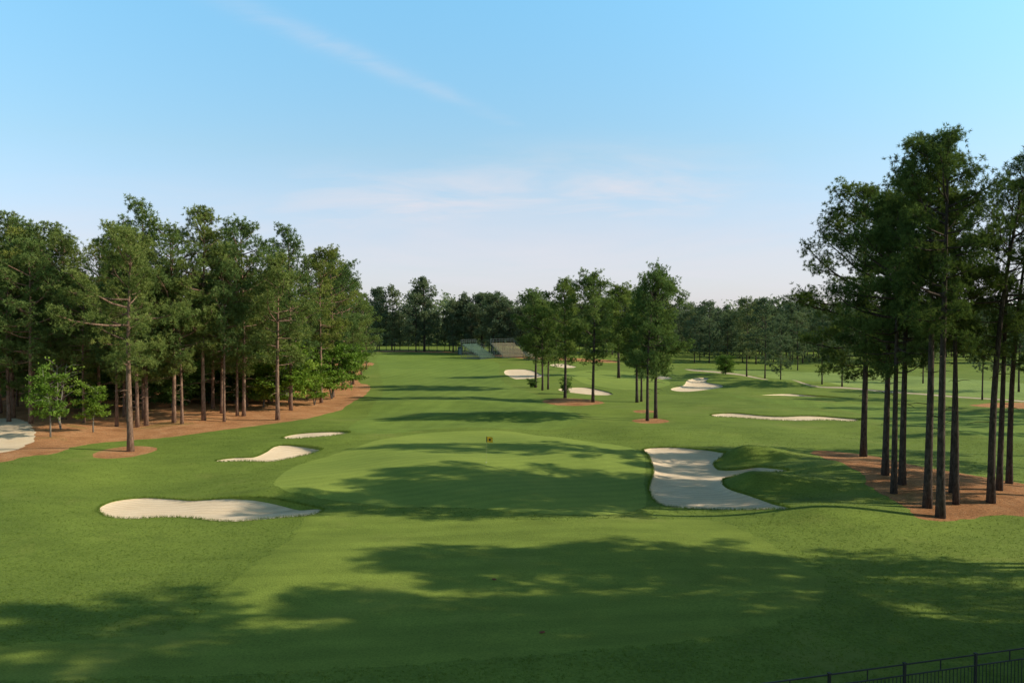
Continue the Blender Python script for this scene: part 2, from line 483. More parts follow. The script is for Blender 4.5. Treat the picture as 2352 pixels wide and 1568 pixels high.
for k, fl in zf.items():
    if k == -1: continue
    key, pr, poly = ZONES[k]
    ids, tri = sub(fl)
    co = np.column_stack([XY[ids], ZZ[ids]])
    if key[0] == 'B':
        bi = int(key[1:]); lab, dmin, dmax, lip, _ = BUNK[bi]
        ds = seg_dist(poly, co[:, 0], co[:, 1])
        p = np.array(poly); xm, xr = p[:, 0].min(), p[:, 0].max()
        w = ss(xm + 0.40 * (xr - xm), xr - 0.1 * (xr - xm), co[:, 0])
        if bi == 0: w = w * ss(ylip - 1.2, ylip + 0.8, co[:, 1]) * (1 - .45 * ss(xr - 2.2, xr, co[:, 0]))
        dep = dmin + (dmax - dmin) * w
        if bi == 0: dep = dep * (1 - .5 * ss(xr - 4.0, xr, co[:, 0]))
        co[:, 2] -= 0.06 + lip * w + dep * (1 - np.exp(-ds / 0.6))
        c = co.mean(0); c[2] = co[:, 2].min()
        me = fast_mesh('sand_bunker', co - c, tri, None, True, M_sand)
        o = link('sand_bunker', me); o.location = c
        tag(o, lab, 'bunker', 'sand bunkers of the golf course')
        ec = {}
        for t in fl:
            for a, b in ((t[0], t[1]), (t[1], t[2]), (t[2], t[0])):
                e = (min(a, b), max(a, b)); ec[e] = ec.get(e, 0) + 1
        for (a, b), n in ec.items():
            if n == 1:
                s = len(skirt_v)
                for q in (a, b):
                    skirt_v.append((XY[q][0], XY[q][1], ZZ[q])); skirt_v.append((XY[q][0], XY[q][1], ZZ[q] - 0.35 - lip))
                skirt_f += [(s, s + 2, s + 3), (s, s + 3, s + 1)]
                if bi < 5:
                    L = np.hypot(*(XY[a] - XY[b])); m = max(1, int(L / 0.03))
                    t = rng.random(m)[:, None]
                    base = np.column_stack([XY[a] * (1 - t) + XY[b] * t, ZZ[a] * (1 - t) + ZZ[b] * t])
                    base[:, :2] += rng.normal(0, 0.06, (m, 2))
                    fr_co.append(base)
    else:
        me = fast_mesh(key, co, tri, None, True, ZM[key])
        tag(link(key, me), ZL[key], ZC.get(key, 'grass'), None, 'structure')

ids, tri = sub(zf[-1])
co = np.column_stack([XY[ids], ZZ[ids]])
nb = len(co)
co = np.vstack([co, np.array(skirt_v)]); tri = np.vstack([tri, np.array(skirt_f) + nb])
tag(link('ground', fast_mesh('ground', co, tri, None, True, M_rough)), 'rough grass ground of the golf course', 'ground', None, 'structure')

def blades(base, hgt, wid, spread, n_per, mat, name, label, cat, flat=False):
    m = len(base) * n_per
    b = np.repeat(base, n_per, 0) + np.column_stack([rng.normal(0, spread, (m, 2)), np.zeros(m)])
    ang = rng.uniform(0, 2 * np.pi, m)
    side = np.column_stack([np.cos(ang), np.sin(ang), np.zeros(m)])
    lean = rng.normal(0, 0.5, (m, 2)) if not flat else np.column_stack([-np.sin(ang), np.cos(ang)]) * 4
    hg = hgt * rng.uniform(0.5, 1.2, m)
    tip = b + np.column_stack([lean * hg[:, None], hg])
    v = np.empty((m, 3, 3)); v[:, 0] = b - side * wid / 2; v[:, 1] = b + side * wid / 2; v[:, 2] = tip
    tint = np.repeat(np.clip(np.repeat(rng.random(len(base)), n_per) * .7 + rng.random(m) * .3, 0, 1), 3)
    me = fast_mesh(name, v.reshape(-1, 3), np.arange(m * 3).reshape(-1, 3), tint, False, mat)
    return tag(link(name, me), label, cat, None, 'stuff')

def sample(fl, n, ymax, pw=2.0):
    fa = np.array(fl); A, B, C = XY[fa[:, 0]], XY[fa[:, 1]], XY[fa[:, 2]]
    cen = (A + B + C) / 3
    area = 0.5 * np.abs((B[:, 0] - A[:, 0]) * (C[:, 1] - A[:, 1]) - (C[:, 0] - A[:, 0]) * (B[:, 1] - A[:, 1]))
    ok = (cen[:, 1] > 24) & (cen[:, 1] < ymax) & (np.abs(cen[:, 0]) < 0.68 * cen[:, 1] + 2)
    w = np.where(ok, area / np.maximum(cen[:, 1], 1) ** pw, 0)
    idx = rng.choice(len(fa), n, p=w / w.sum())
    r1 = np.sqrt(rng.random(n)); r2 = rng.random(n)
    wa, wb, wc = 1 - r1, r1 * (1 - r2), r1 * r2
    f = fa[idx]
    q = lambda arr: arr[f[:, 0]] * wa[:, None] + arr[f[:, 1]] * wb[:, None] + arr[f[:, 2]] * wc[:, None]
    return np.column_stack([q(XY), q(ZZ[:, None])])

blades(np.vstack(fr_co), 0.17, 0.022, 0.03, 3, M_blade, 'grass_fringe', 'tufts of grass along the bunker edges', 'grass')
blades(sample(zf[-1], 34000, 95), 0.06, 0.03, 0.05, 3, M_blade, 'rough_grass', 'short blades of rough grass', 'grass')
straw_f = []
for k, fl in zf.items():
    if k >= 0 and ZONES[k][0].startswith('pine_straw'): straw_f += fl
blades(sample(straw_f, 18000, 130), 0.05, 0.025, 0.06, 2, M_litter, 'pine_litter', 'fallen needles lying on the pine straw', 'pine needles', True)

# ------------------------------------------------------------------ trees
# tw twigs per limb, each ending in a round clump of tf needle tufts
def make_pine(seed, H, cb, Rc, nl, tw, tf, nb_, blen, bw, fm, bm, lean=0.0, wob=0.25, stubs=5, base_r=0.26, shape=0.7, nseg=8, cr=0.30, split=False, lmin=0.35, topn=4, low=1.0):
    r = random.Random(seed); g = np.random.default_rng(seed)
    tr = MB(); limbs = []
    path = []; rad = []
    K = 12
    wx, wy = r.uniform(0, 6), r.uniform(0, 6); a0 = r.uniform(0, 6.28)
    def axis(z):
        t = z / H
        return Vector((lean * t * t * H + wob * math.sin(t * 4 + wx) * t, wob * math.sin(t * 3.3 + wy) * t, z))
    for i in range(K + 1):
        t = i / K
        path.append(axis(t * H * 0.96 - (0.25 if i == 0 else 0)))
        rad.append(base_r * (1 - 0.86 * t ** 1.1) * (1.25 if i == 0 else 1))
    tr.tube(path, rad, nseg)
    cen, dr, ti = [], [], []
    def clump(c, d, tt, n=None, s=None):
        s = s or cr
        for m in range(n or tf):
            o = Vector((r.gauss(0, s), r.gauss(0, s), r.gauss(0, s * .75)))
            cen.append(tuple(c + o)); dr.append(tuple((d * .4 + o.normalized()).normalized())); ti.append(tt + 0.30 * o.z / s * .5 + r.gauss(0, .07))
    az = 0
    for i in range(nl):
        lm = MB() if split else tr
        u = (i + r.random() * 1.6 - .3) / nl
        u = min(max(u, 0), 1)
        z = H * (cb + (0.95 - cb) * u)
        if i % 3 == 0: az = r.uniform(0, 6.28)
        a = az + (i % 3) * 2.09 + r.uniform(-.7, .7)
        prof = (1 - u ** 3.0) ** shape * (1 - .55 * low + .55 * low * min(1, u / 0.35)) + 0.10
        L = Rc * prof * r.uniform(lmin, 1.12) * (1 + 0.2 * math.cos(a - a0))
        if r.random() < 0.15: L *= 1.15
        el = R_(-10 + 55 * u ** 1.2 + r.uniform(-18, 18))
        p = axis(z); pathl = [p.copy()]
        d = Vector((math.cos(a) * math.cos(el), math.sin(a) * math.cos(el), math.sin(el)))
        ns = 4
        for s in range(ns):
            p = p + d * (L / ns); pathl.append(p.copy())
            d = (d + Vector((r.uniform(-.22, .22), r.uniform(-.22, .22), 0.14 + r.uniform(-.14, .14)))).normalized()
        r0 = 0.022 + 0.016 * L
        lm.tube(pathl, [r0 * (1 - 0.75 * s / ns) for s in range(ns + 1)], 5, False)
        limb_t = r.uniform(-0.15, 0.15)
        nt_ = max(2, int(tw * (0.25 + L / Rc)))
        for j in range(nt_):
            s = 0.40 + 0.60 * ((j + r.random()) / nt_) ** 0.75
            fpos = min(s * ns, ns - 1e-3); k0 = int(fpos)
            q = pathl[k0].lerp(pathl[k0 + 1], fpos - k0)
            ld = (pathl[k0 + 1] - pathl[k0]).normalized()
            sd = Vector((r.gauss(0, 1), r.gauss(0, 1), r.gauss(0.45, 0.7))).normalized()
            td = (ld * 0.5 + sd).normalized()
            tl = (0.35 + 0.22 * L * (1.2 - s)) * r.uniform(0.6, 1.3)
            e = q + td * tl
            if nb_ > 10: lm.tube([q, e], [0.02, 0.010], 3, False)
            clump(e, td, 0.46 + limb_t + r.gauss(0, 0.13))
        if split: limbs.append(lm.mesh('limb', bm, True))
    top = axis(H * 0.95)
    for j in range(topn):
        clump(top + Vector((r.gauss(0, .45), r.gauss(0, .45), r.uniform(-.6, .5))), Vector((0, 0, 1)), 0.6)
    for j in range(stubs):
        z = H * cb * r.uniform(0.45, 1.0); a = r.uniform(0, 6.28); L = r.uniform(.5, 1.8)
        p = axis(z); e = p + Vector((math.cos(a) * L, math.sin(a) * L, r.uniform(-.3, .3)))
        tr.tube([p, p.lerp(e, .6) + Vector((0, 0, .1)), e], [.035, .025, .01], 4, False)
    C = np.array(cen); Dn = np.array(dr); T = np.array(ti); n = len(C); m = n * nb_
    C = np.repeat(C, nb_, 0); Dn = np.repeat(Dn, nb_, 0); T = np.repeat(T, nb_) + g.normal(0, .07, m)
    u = g.normal(0, 1, (m, 3)); u /= np.linalg.norm(u, axis=1)[:, None]
    dd = Dn * 0.7 + u; dd /= np.linalg.norm(dd, axis=1)[:, None]
    sd = np.cross(dd, g.normal(0, 1, (m, 3))); sd /= np.linalg.norm(sd, axis=1)[:, None] + 1e-9
    ln = blen * g.uniform(.55, 1.15, m)[:, None]
    v = np.empty((m, 3, 3)); st = C - dd * ln * 0.1
    v[:, 0] = st + dd * ln * .45 - sd * bw / 2; v[:, 1] = st + sd * bw / 2; v[:, 2] = C + dd * ln
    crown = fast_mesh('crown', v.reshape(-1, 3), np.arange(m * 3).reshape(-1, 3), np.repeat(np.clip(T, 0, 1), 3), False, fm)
    return dict(trunk=tr.mesh('trunk', bm, True), limb=limbs, crown=crown, H=H, a0=a0)

VAR = {}
for i in range(3):
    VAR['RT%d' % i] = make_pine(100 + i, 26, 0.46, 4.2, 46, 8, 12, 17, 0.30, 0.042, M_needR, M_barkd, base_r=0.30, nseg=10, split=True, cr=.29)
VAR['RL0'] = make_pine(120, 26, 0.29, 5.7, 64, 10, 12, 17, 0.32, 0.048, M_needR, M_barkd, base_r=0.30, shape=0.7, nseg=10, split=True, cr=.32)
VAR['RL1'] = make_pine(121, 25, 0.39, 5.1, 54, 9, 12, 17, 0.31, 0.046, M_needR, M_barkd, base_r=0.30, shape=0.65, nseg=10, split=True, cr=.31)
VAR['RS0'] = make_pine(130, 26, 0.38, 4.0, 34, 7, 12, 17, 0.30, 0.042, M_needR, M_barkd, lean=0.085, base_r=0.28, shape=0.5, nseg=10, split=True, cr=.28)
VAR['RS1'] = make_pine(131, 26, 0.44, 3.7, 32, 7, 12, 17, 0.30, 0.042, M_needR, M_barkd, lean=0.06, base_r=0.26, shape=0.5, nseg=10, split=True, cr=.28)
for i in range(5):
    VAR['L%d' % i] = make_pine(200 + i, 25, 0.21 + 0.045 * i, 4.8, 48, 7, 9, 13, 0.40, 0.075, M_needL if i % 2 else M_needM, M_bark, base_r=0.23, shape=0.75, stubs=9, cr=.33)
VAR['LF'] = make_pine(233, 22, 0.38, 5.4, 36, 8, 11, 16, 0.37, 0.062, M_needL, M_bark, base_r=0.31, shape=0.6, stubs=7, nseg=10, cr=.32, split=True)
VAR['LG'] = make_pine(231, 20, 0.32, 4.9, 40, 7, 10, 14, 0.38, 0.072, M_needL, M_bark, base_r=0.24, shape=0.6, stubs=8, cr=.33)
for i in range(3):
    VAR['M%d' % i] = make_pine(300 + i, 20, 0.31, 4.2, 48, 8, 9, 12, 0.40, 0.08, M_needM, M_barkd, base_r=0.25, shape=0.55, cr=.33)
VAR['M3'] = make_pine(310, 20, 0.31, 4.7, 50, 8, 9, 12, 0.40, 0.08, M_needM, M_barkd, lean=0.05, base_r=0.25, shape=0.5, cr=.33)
for i in range(6):
    VAR['F%d' % i] = make_pine(400 + i, 24, 0.13 + 0.045 * i, 5.2, 38, 6, 6, 8, 0.62, 0.23, M_needF, M_barkd, base_r=0.22, shape=0.6, nseg=6, cr=.5, topn=3)

def tree(kind, loc, scale, wid, label, group, rz=None, name='pine_tree', cat='pine tree', limbs=True, face=None):
    v = VAR[kind]
    if face is not None: rz = face - v['a0']
    o = empty(name, loc, random.uniform(0, 6.28) if rz is None else rz, (scale * wid, scale * wid, scale))
    link('trunk', v['trunk'], o); link('crown', v['crown'], o)
    if limbs:
        for lm in v['limb']: link('limb', lm, o)
    tag(o, label, cat, group)
    return o

def pine(kind, px, py, tpy, wid, label, group, rz=None, face=None):
    x, y, z = P(px, py)
    H = top_z(tpy, y, px) - z
    return tree(kind, (x, y, z - 0.02), H / VAR[kind]['H'], wid, label, group, rz, face=face)

g = 'tall dark pines of the right-hand stand'
PI = math.pi
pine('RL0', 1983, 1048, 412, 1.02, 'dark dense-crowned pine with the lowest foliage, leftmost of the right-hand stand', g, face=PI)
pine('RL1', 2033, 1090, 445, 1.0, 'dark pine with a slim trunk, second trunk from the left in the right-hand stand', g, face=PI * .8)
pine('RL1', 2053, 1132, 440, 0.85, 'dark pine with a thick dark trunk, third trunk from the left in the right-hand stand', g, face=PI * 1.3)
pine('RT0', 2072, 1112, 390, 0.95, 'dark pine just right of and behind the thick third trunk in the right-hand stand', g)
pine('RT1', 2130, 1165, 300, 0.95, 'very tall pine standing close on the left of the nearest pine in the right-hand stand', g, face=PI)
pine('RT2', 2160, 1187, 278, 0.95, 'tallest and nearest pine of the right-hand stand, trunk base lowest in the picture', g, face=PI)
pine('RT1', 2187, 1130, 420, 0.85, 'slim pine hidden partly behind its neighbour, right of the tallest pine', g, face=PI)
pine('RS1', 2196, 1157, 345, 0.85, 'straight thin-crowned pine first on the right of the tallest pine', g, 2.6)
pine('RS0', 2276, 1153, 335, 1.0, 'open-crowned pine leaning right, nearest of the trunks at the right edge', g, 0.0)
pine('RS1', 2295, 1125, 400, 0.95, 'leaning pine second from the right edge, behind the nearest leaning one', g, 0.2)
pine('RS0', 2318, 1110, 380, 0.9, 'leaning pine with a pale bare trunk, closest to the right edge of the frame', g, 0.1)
g2 = 'pines beyond the right edge that shade the lawn'
for (x, y, H, k, w) in ((34, 41.2, 24, 'RT0', .9), (39, 39.8, 26, 'RL1', .9), (46, 41.2, 26, 'RT1', .9), (31, 37.2, 20, 'RT2', .9), (53, 38.8, 26, 'RT2', .9),
                     (29, 32.6, 30, 'RT2', .9), (36, 33.0, 26, 'RL1', .9), (27, 29.8, 30, 'RT0', .9), (41, 31.0, 27, 'RL1', .85), (25.5, 26.6, 30, 'RL1', .9), (33, 26.8, 27, 'RL0', .85),
                     (48, 33.5, 27, 'RL1', .85), (56, 31.5, 27, 'RT2', .9), (42, 26.5, 27, 'RL0', .85), (49, 28.0, 27, 'RL1', .9), (28, 23.0, 28, 'RL0', .85), (37, 22.5, 27, 'RL1', .9),
                     (52, 24.5, 27, 'RL1', .9), (33, 23.5, 28, 'RL1', .9), (38, 28.5, 27, 'RT2', .9),
                     (43, 56.0, 25, 'RL0', .8), (49, 62, 25, 'RL0', .9), (54, 69, 25, 'RL0', .9), (61, 76, 25, 'RL1', .9), (46, 59.5, 24, 'RL0', .85),
                     (84, 96, 22, 'RT0', .85), (90, 104, 24, 'RL1', .85), (82, 116, 20, 'RT2', .85), (96, 110, 23, 'RL1', .85), (78, 88, 20, 'RT1', .85)):
    tree(k, (x, y, float(hh(x, y)) - 0.02), H / VAR[k]['H'], w, 'tall pine standing just outside the right edge of the picture', g2, limbs=False)

g = 'pines of the island in the middle of the course'
for (k, px, py, t, w, lab, rz) in (
    ('M0', 1230, 890, 672, 1.05, 'leftmost pine of the middle island, behind the small shrub', None),
    ('M1', 1246, 896, 690, 0.95, 'slim pine beside the leftmost pine of the middle island', None),
    ('M2', 1259, 894, 700, 0.95, 'short pine with a thin trunk, third from the left in the middle island', None),
    ('M1', 1298, 914, 640, 1.0, 'full-crowned pine on the left end of the middle straw patch', None),
    ('M2', 1362, 923, 628, 1.0, 'tall lone-trunk pine on the right end of the middle straw patch', None),
    ('M0', 1463, 924, 668, 1.05, 'shaded pine with paired trunk behind the front middle pines', None),
    ('M1', 1473, 922, 700, 0.95, 'right-hand pine of the close pair behind the front middle pines', None),
    ('M3', 1487, 966, 617, 0.85, 'nearest middle pine with a bare trunk and right-leaning crown', 0.1),
    ('M3', 1506, 960, 640, 1.1, 'nearest middle pine on the right, low branches hanging to its right', 0.3),
    ('M2', 1421, 868, 655, 1.3, 'pine in the gap between the straw patch and the nearest middle pines', None)):
    pine(k, px, py, t, w, lab, g, rz)

g = 'pines along the front edge of the left-hand wood'
for (k, px, py, t, w, lab) in (
    ('LF', 300, 1036, 530, 1.0, 'reddish-trunked pine standing alone on its own straw ring at left'),
    ('L1', 22, 946, 480, 1.05, 'pine at the far left edge of the wood with a reddish trunk'),
    ('L0', 78, 955, 500, 1.05, 'pine second from the left edge, behind the leafy dogwood'),
    ('L2', 268, 979, 520, 0.9, 'pine with a thin trunk just left of the lone straw-ring pine'),
    ('L0', 336, 977, 450, 1.0, 'tallest pine of the left-hand skyline, right of the straw-ring pine'),
    ('LG', 418, 973, 640, 0.95, 'short pine with low foliage between the tall ones in the left wood'),
    ('L3', 468, 965, 470, 1.05, 'tall pine with a clean dark trunk in the middle of the left wood edge'),
    ('L4', 515, 968, 560, 0.85, 'slender pine just right of the clean dark-trunked pine'),
    ('L1', 545, 955, 560, 0.95, 'left pine of the close pair in the middle of the wood edge'),
    ('L2', 560, 955, 492, 1.05, 'right pine of the close pair, crown peaking on the skyline'),
    ('LG', 638, 964, 590, 1.15, 'sunlit broad-crowned pine nearest the fairway on a pale trunk'),
    ('L0', 668, 942, 512, 1.05, 'tall pine behind the sunlit broad-crowned pine'),
    ('L3', 738, 925, 565, 1.05, 'pine above the right-hand dogwoods of the left wood'),
    ('L2', 765, 912, 570, 1.0, 'pine behind the right-hand dogwoods, third from the end of the wood'),
    ('L0', 787, 895, 600, 1.0, 'pine second from the end of the left wood'),
    ('L1', 812, 882, 640, 1.05, 'pine at the right end of the left wood beside the fairway'),
    ('L0', 830, 862, 672, 1.15, 'low-branched pine just beyond the right end of the left wood'),
    ('L0', 842, 848, 690, 1.15, 'farthest pine at the right tip of the left wood')):
    pine(k, px, py, t, w, lab, g)
placed = []
cnt = 0
def edge_x(y):
    return np.interp(y, [95, 105, 125, 165, 220, 290], [-44, -34, -31, -33, -42, -52])
tries = 0
while cnt < 115 and tries < 9000:
    tries += 1
    y = 98 + 120 * random.random() ** 1.7
    x = random.uniform(-0.68 * y - 14, edge_x(y) - 1)
    if y < 112 and x > -40: continue
    if any((x - a) ** 2 + (y - b) ** 2 < 4.0 ** 2 for a, b in placed): continue
    placed.append((x, y)); cnt += 1
    k = random.choice(['L0', 'L1', 'L2', 'L0', 'L1'])
    H = random.uniform(17.0, 26.5)
    tree(k, (x, y, float(hh(x, y)) - .02), H / 25, random.uniform(1.0, 1.3), 'pine standing deep inside the dense left-hand wood behind its front row', 'pines inside the left-hand wood')

# far pines
FK = lambda: 'F%d' % random.choice([0, 1, 1, 2, 2, 3, 4, 5])
g = 'pines of the far tree line left of the bleachers'
px = 866
while px < 1112:
    py = random.uniform(803.5, 809); t = random.choice([random.uniform(652, 690), random.uniform(690, 730)])
    if abs(px - 972) < 7: t = 638
    pine(FK(), px, py, t, random.uniform(.8, 1.2), 'pine in the far tree line between the left wood and the bleachers', g)
    px += random.choice([3, 7, 10, 14, 18]) * random.uniform(.7, 1.3)
g = 'pines of the far tree line behind the bleachers and the pine island'
px = 1108
while px < 1610:
    py = random.uniform(804, 817); t = random.uniform(668, 718)
    if px < 1175: t = random.uniform(662, 695)
    pine(FK(), px, py, t, random.uniform(.9, 1.35), 'pine in the far tree line behind the bleachers and the middle pines', g)
    px += random.choice([4, 7, 10, 13, 16]) * random.uniform(.7, 1.3)
g = 'pines of the far tree line on the right'
px = 1595
while px < 2420:
    py = random.uniform(812, 836); t = random.uniform(688, 732)
    pine(FK(), px, py, t, random.uniform(.9, 1.4), 'pine in the far tree line beyond the pale right-hand fairway', g)
    px += random.choice([4, 7, 10, 13, 16]) * random.uniform(.7, 1.3)
g = 'pines in the row beyond the cart path'
for (k, px, py, t, w, lab) in (
    ('F3', 1715, 864, 682, 1.1, 'pine with a long bare trunk first in the row beyond the cart path'),
    ('F2', 1757, 869, 686, 1.0, 'pine second in the row beyond the cart path'),
    ('F0', 1793, 874, 725, 1.0, 'short pine third in the row beyond the cart path'),
    ('F3', 1832, 850, 715, 1.1, 'pine standing back on the pale fairway behind the path-side row'),
    ('F4', 1888, 882, 710, 1.1, 'straight-trunked pine beyond the cart path, left of the right-hand stand'),
    ('F2', 1934, 888, 715, 1.1, 'pine beyond the cart path just left of the leftmost right-hand pine trunk'),
    ('F4', 2256, 918, 690, 1.0, 'pine beyond the cart path seen between the right-hand trunks'),
    ('F1', 2120, 880, 700, 1.0, 'pine on the pale fairway seen behind the tallest pine'),
    ('F3', 2340, 900, 670, 1.1, 'pine beyond the cart path at the right edge of the picture')):
    pine(k, px, py, t, w, lab, g)

# far-off wood mass
def wood_mass():
    C = []
    for i in range(9500):
        if i % 2:
            y = random.uniform(322, 345) 
        else:
            y = random.uniform(345, 480)
        x = random.uniform(-0.36 * y, 0.85 * y)
        zt = 16 + 4 * math.sin(x * 0.13) + 3 * math.sin(x * .37 + y * .05) + (1 if x < 20 else 0)
        C.append((x, y, float(hh(x, y)) + zt * random.random()))
    C = np.array(C); nb_ = 12; m = len(C) * nb_
    Cc = np.repeat(C, nb_, 0) + rng.normal(0, 1.2, (m, 3))
    a = rng.normal(0, 1, (m, 3)); a /= np.linalg.norm(a, axis=1)[:, None]
    b = np.cross(a, rng.normal(0, 1, (m, 3))); b /= np.linalg.norm(b, axis=1)[:, None]
    v = np.empty((m, 3, 3)); v[:, 0] = Cc - b * .4; v[:, 1] = Cc + b * .4; v[:, 2] = Cc + a * 1.3
    tint = np.repeat(np.clip(np.repeat(rng.normal(.42, .22, len(C)), nb_) + rng.normal(0, .1, m), 0, 1), 3)
    o = link('distant_wood', fast_mesh('distant_wood', v.reshape(-1, 3), np.arange(m * 3).reshape(-1, 3), tint, False, M_needF))
    tag(o, 'haze-tinted distant pine wood closing the horizon', 'woodland', None, 'stuff')
wood_mass()

# broadleaf trees
def make_leafy(seed, H, Rc, nbr, lf, ls, fm, bm, stems=2, base=0.18):
    r = random.Random(seed); g = np.random.default_rng(seed)
    tr = MB(); cen = []
    for s in range(stems):
        a = r.uniform(0, 6.28); p = Vector((0, 0, -.1)); path = [p.copy()]
        d = Vector((math.cos(a) * .22 * (stems > 1), math.sin(a) * .22 * (stems > 1), 1)).normalized()
        for i in range(6):
            p = p + d * (H * .92 / 6); path.append(p.copy())
            d = (d + Vector((r.gauss(0, .12), r.gauss(0, .12), .1))).normalized()
        tr.tube(path, [0.016 * H * (1 - .85 * i / 6) for i in range(7)], 7)
        for j in range(nbr):
            u = base + (1 - base) * (j + r.random()) / nbr
            fp = min(u * 6, 5.99); k = int(fp); q = path[k].lerp(path[k + 1], fp - k)
            a = r.uniform(0, 6.28); L = Rc * (0.45 + 0.75 * math.sin(math.pi * min(1, 0.25 + 0.72 * (1 - u)))) * r.uniform(.5, 1.2)
            e = q + Vector((math.cos(a) * L, math.sin(a) * L, L * r.uniform(.0, .5)))
            mid = q.lerp(e, .5) + Vector((0, 0, .08 * L))
            tr.tube([q, mid, e], [.028, .018, .006], 4, False)
            tt = r.gauss(.5, .25)
            for m in range(7):
                s_ = r.uniform(.3, 1.05)
                c = q.lerp(e, s_) + Vector((r.gauss(0, .2 * L), r.gauss(0, .2 * L), r.gauss(0, .05 * L)))
                cen.append((*c, tt + r.gauss(0, .1)))
    cen = np.array(cen); n = len(cen); m = n * lf
    C = np.repeat(cen, lf, 0)
    pos = C[:, :3] + g.normal(0, 1, (m, 3)) * np.array([.25, .25, .10]) * (Rc / 2.2)
    a = g.normal(0, 1, (m, 3)); a[:, 2] *= .6; a /= np.linalg.norm(a, axis=1)[:, None]
    b = np.cross(a, g.normal(0, .6, (m, 3)) + np.array([0, 0, 1.])); b /= np.linalg.norm(b, axis=1)[:, None] + 1e-9
    l = ls * g.uniform(.6, 1.2, m)[:, None]
    v = np.empty((m, 4, 3)); v[:, 0] = pos; v[:, 1] = pos + a * l * .5 + b * l * .32; v[:, 2] = pos + a * l; v[:, 3] = pos + a * l * .5 - b * l * .32
    k = np.arange(m) * 4
    tri = np.vstack([np.column_stack([k, k + 1, k + 2]), np.column_stack([k, k + 2, k + 3])])
    tint = np.repeat(np.clip(C[:, 3] + g.normal(0, .12, m), 0, 1), 4)
    return dict(trunk=tr.mesh('trunk', bm, True), limb=[], crown=fast_mesh('crown', v.reshape(-1, 3), tri, tint, False, fm), H=H, a0=0)
VAR['D0'] = make_leafy(500, 6, 2.1, 24, 24, .28, M_leafB, M_barkg, base=.2)
VAR['D1'] = make_leafy(501, 6, 2.0, 22, 24, .28, M_leafB, M_barkg, stems=2, base=.2)
VAR['D2'] = make_leafy(502, 6, 2.4, 22, 22, .30, M_leafD, M_barkg, stems=3, base=.12)
VAR['D3'] = make_leafy(503, 6, 1.6, 24, 24, .25, M_leafB, M_barkg, stems=1, base=.28)
VAR['D4'] = make_leafy(506, 6, 2.0, 22, 24, .28, M_leafB, M_barkg, stems=2, base=.22)
VAR['S0'] = make_leafy(504, 2.5, 1.3, 14, 14, .20, M_leafD, M_barkg, stems=3, base=.1)
VAR['X0'] = make_leafy(505, 6, 1.8, 15, 2, .3, M_leafB, M_barkg, stems=2)

def leafy(k, px, py, t, w, lab, group='leafy dogwoods along the left-hand wood', name='dogwood_tree', cat='tree'):
    x, y, z = P(px, py)
    tree(k, (x, y, z - .02), (top_z(t, y, px) - z) / VAR[k]['H'], w, lab, group, None, name, cat)
leafy('D3', 116, 1003, 842, 0.85, 'bright green young dogwood with a pale slim trunk, nearest the sandy track')
leafy('X0', 140, 985, 815, 0.75, 'nearly bare grey-twigged small tree behind the bright young dogwood')
leafy('D3', 214, 992, 876, 0.95, 'small bright green dogwood first on the right of the slim-trunked one')
leafy('D2', 120, 930, 800, 1.1, 'deep green dogwood in the shade behind the sandy track')
leafy('D2', 205, 945, 840, 1.0, 'deep green dogwood behind the small bright one on the left')
leafy('D2', 395, 935, 830, 1.1, 'shaded dogwood between the trunks in the middle of the left wood')
leafy('D1', 605, 935, 818, 1.0, 'bright dogwood left of the sunlit broad-crowned pine trunk')
leafy('D0', 668, 940, 795, 1.05, 'large bright green dogwood right of the sunlit pine trunk')
leafy('D4', 722, 930, 832, 1.0, 'medium green dogwood at the right end of the wood, lower than its neighbours')
leafy('D1', 762, 915, 782, 0.95, 'tall bright dogwood near the right end of the left wood')
leafy('D4', 806, 890, 792, 0.95, 'last green dogwood at the right tip of the left wood')
leafy('D2', 480, 925, 835, 1.1, 'dim dogwood behind the clean dark-trunked pine')
leafy('D2', 540, 925, 838, 1.1, 'dim dogwood behind the close pair of pines')
leafy('D2', 310, 935, 835, 1.1, 'dim dogwood behind the straw-ring pine trunk')
for i in range(34):
    px, py = random.uniform(-20, 720), random.uniform(880, 925)
    leafy('D2', px, py, py - random.uniform(70, 120), 1.2, 'low understorey tree in the shade deep inside the left-hand wood', 'understorey trees inside the left-hand wood', 'understorey_tree')
leafy('S0', 1223, 890, 868, 0.9, 'small round shrub under the leftmost pine of the middle island', 'shrubs of the pine island', 'shrub', 'shrub')
leafy('S0', 1300, 905, 864, 0.5, 'upright leafy shrub around the trunk on the middle straw patch', 'shrubs of the pine island', 'shrub', 'shrub')
leafy('D2', 1667, 860, 815, 1.0, 'low round dark green tree alone beside the cart path', None, 'round_tree', 'tree')

# ------------------------------------------------------------------ golf flag
x, y, z = P(1117, 1062)
o = empty('golf_flag', (x, y, z))
tag(o, 'golf flag with a yellow and dark pennant standing on the putting green', 'golf flag')
b = MB(); b.tube([(0, 0, -.1), (0, 0, 2.25)], [.010, .008], 8); b.build('pole', M_pole, o)
def cloth(name, x0, x1, z0, z1, mat, off):
    v, f = [], []
    nx, nz = 8, 5
    for i in range(nx + 1):
        for j in range(nz + 1):
            u = x0 + (x1 - x0) * i / nx; w = z0 + (z1 - z0) * j / nz
            v.append((u, .05 * math.sin(u * 11 + w * 2) * (u + .1) + off, w - .18 * u * u))
    for i in range(nx):
        for j in range(nz):
            a = i * (nz + 1) + j; f.append((a, a + nz + 1, a + nz + 2, a + 1))
    me = D.meshes.new(name); me.from_pydata(v, [], f); me.materials.append(mat); link(name, me, o)
cloth('flag', .010, .55, 1.76, 2.24, M_yellow, 0)
cloth('flag_emblem', .22, .38, 1.88, 2.08, M_darkcl, -.006)
cloth('flag_border', .010, .06, 1.765, 2.235, M_darkcl, -.004)
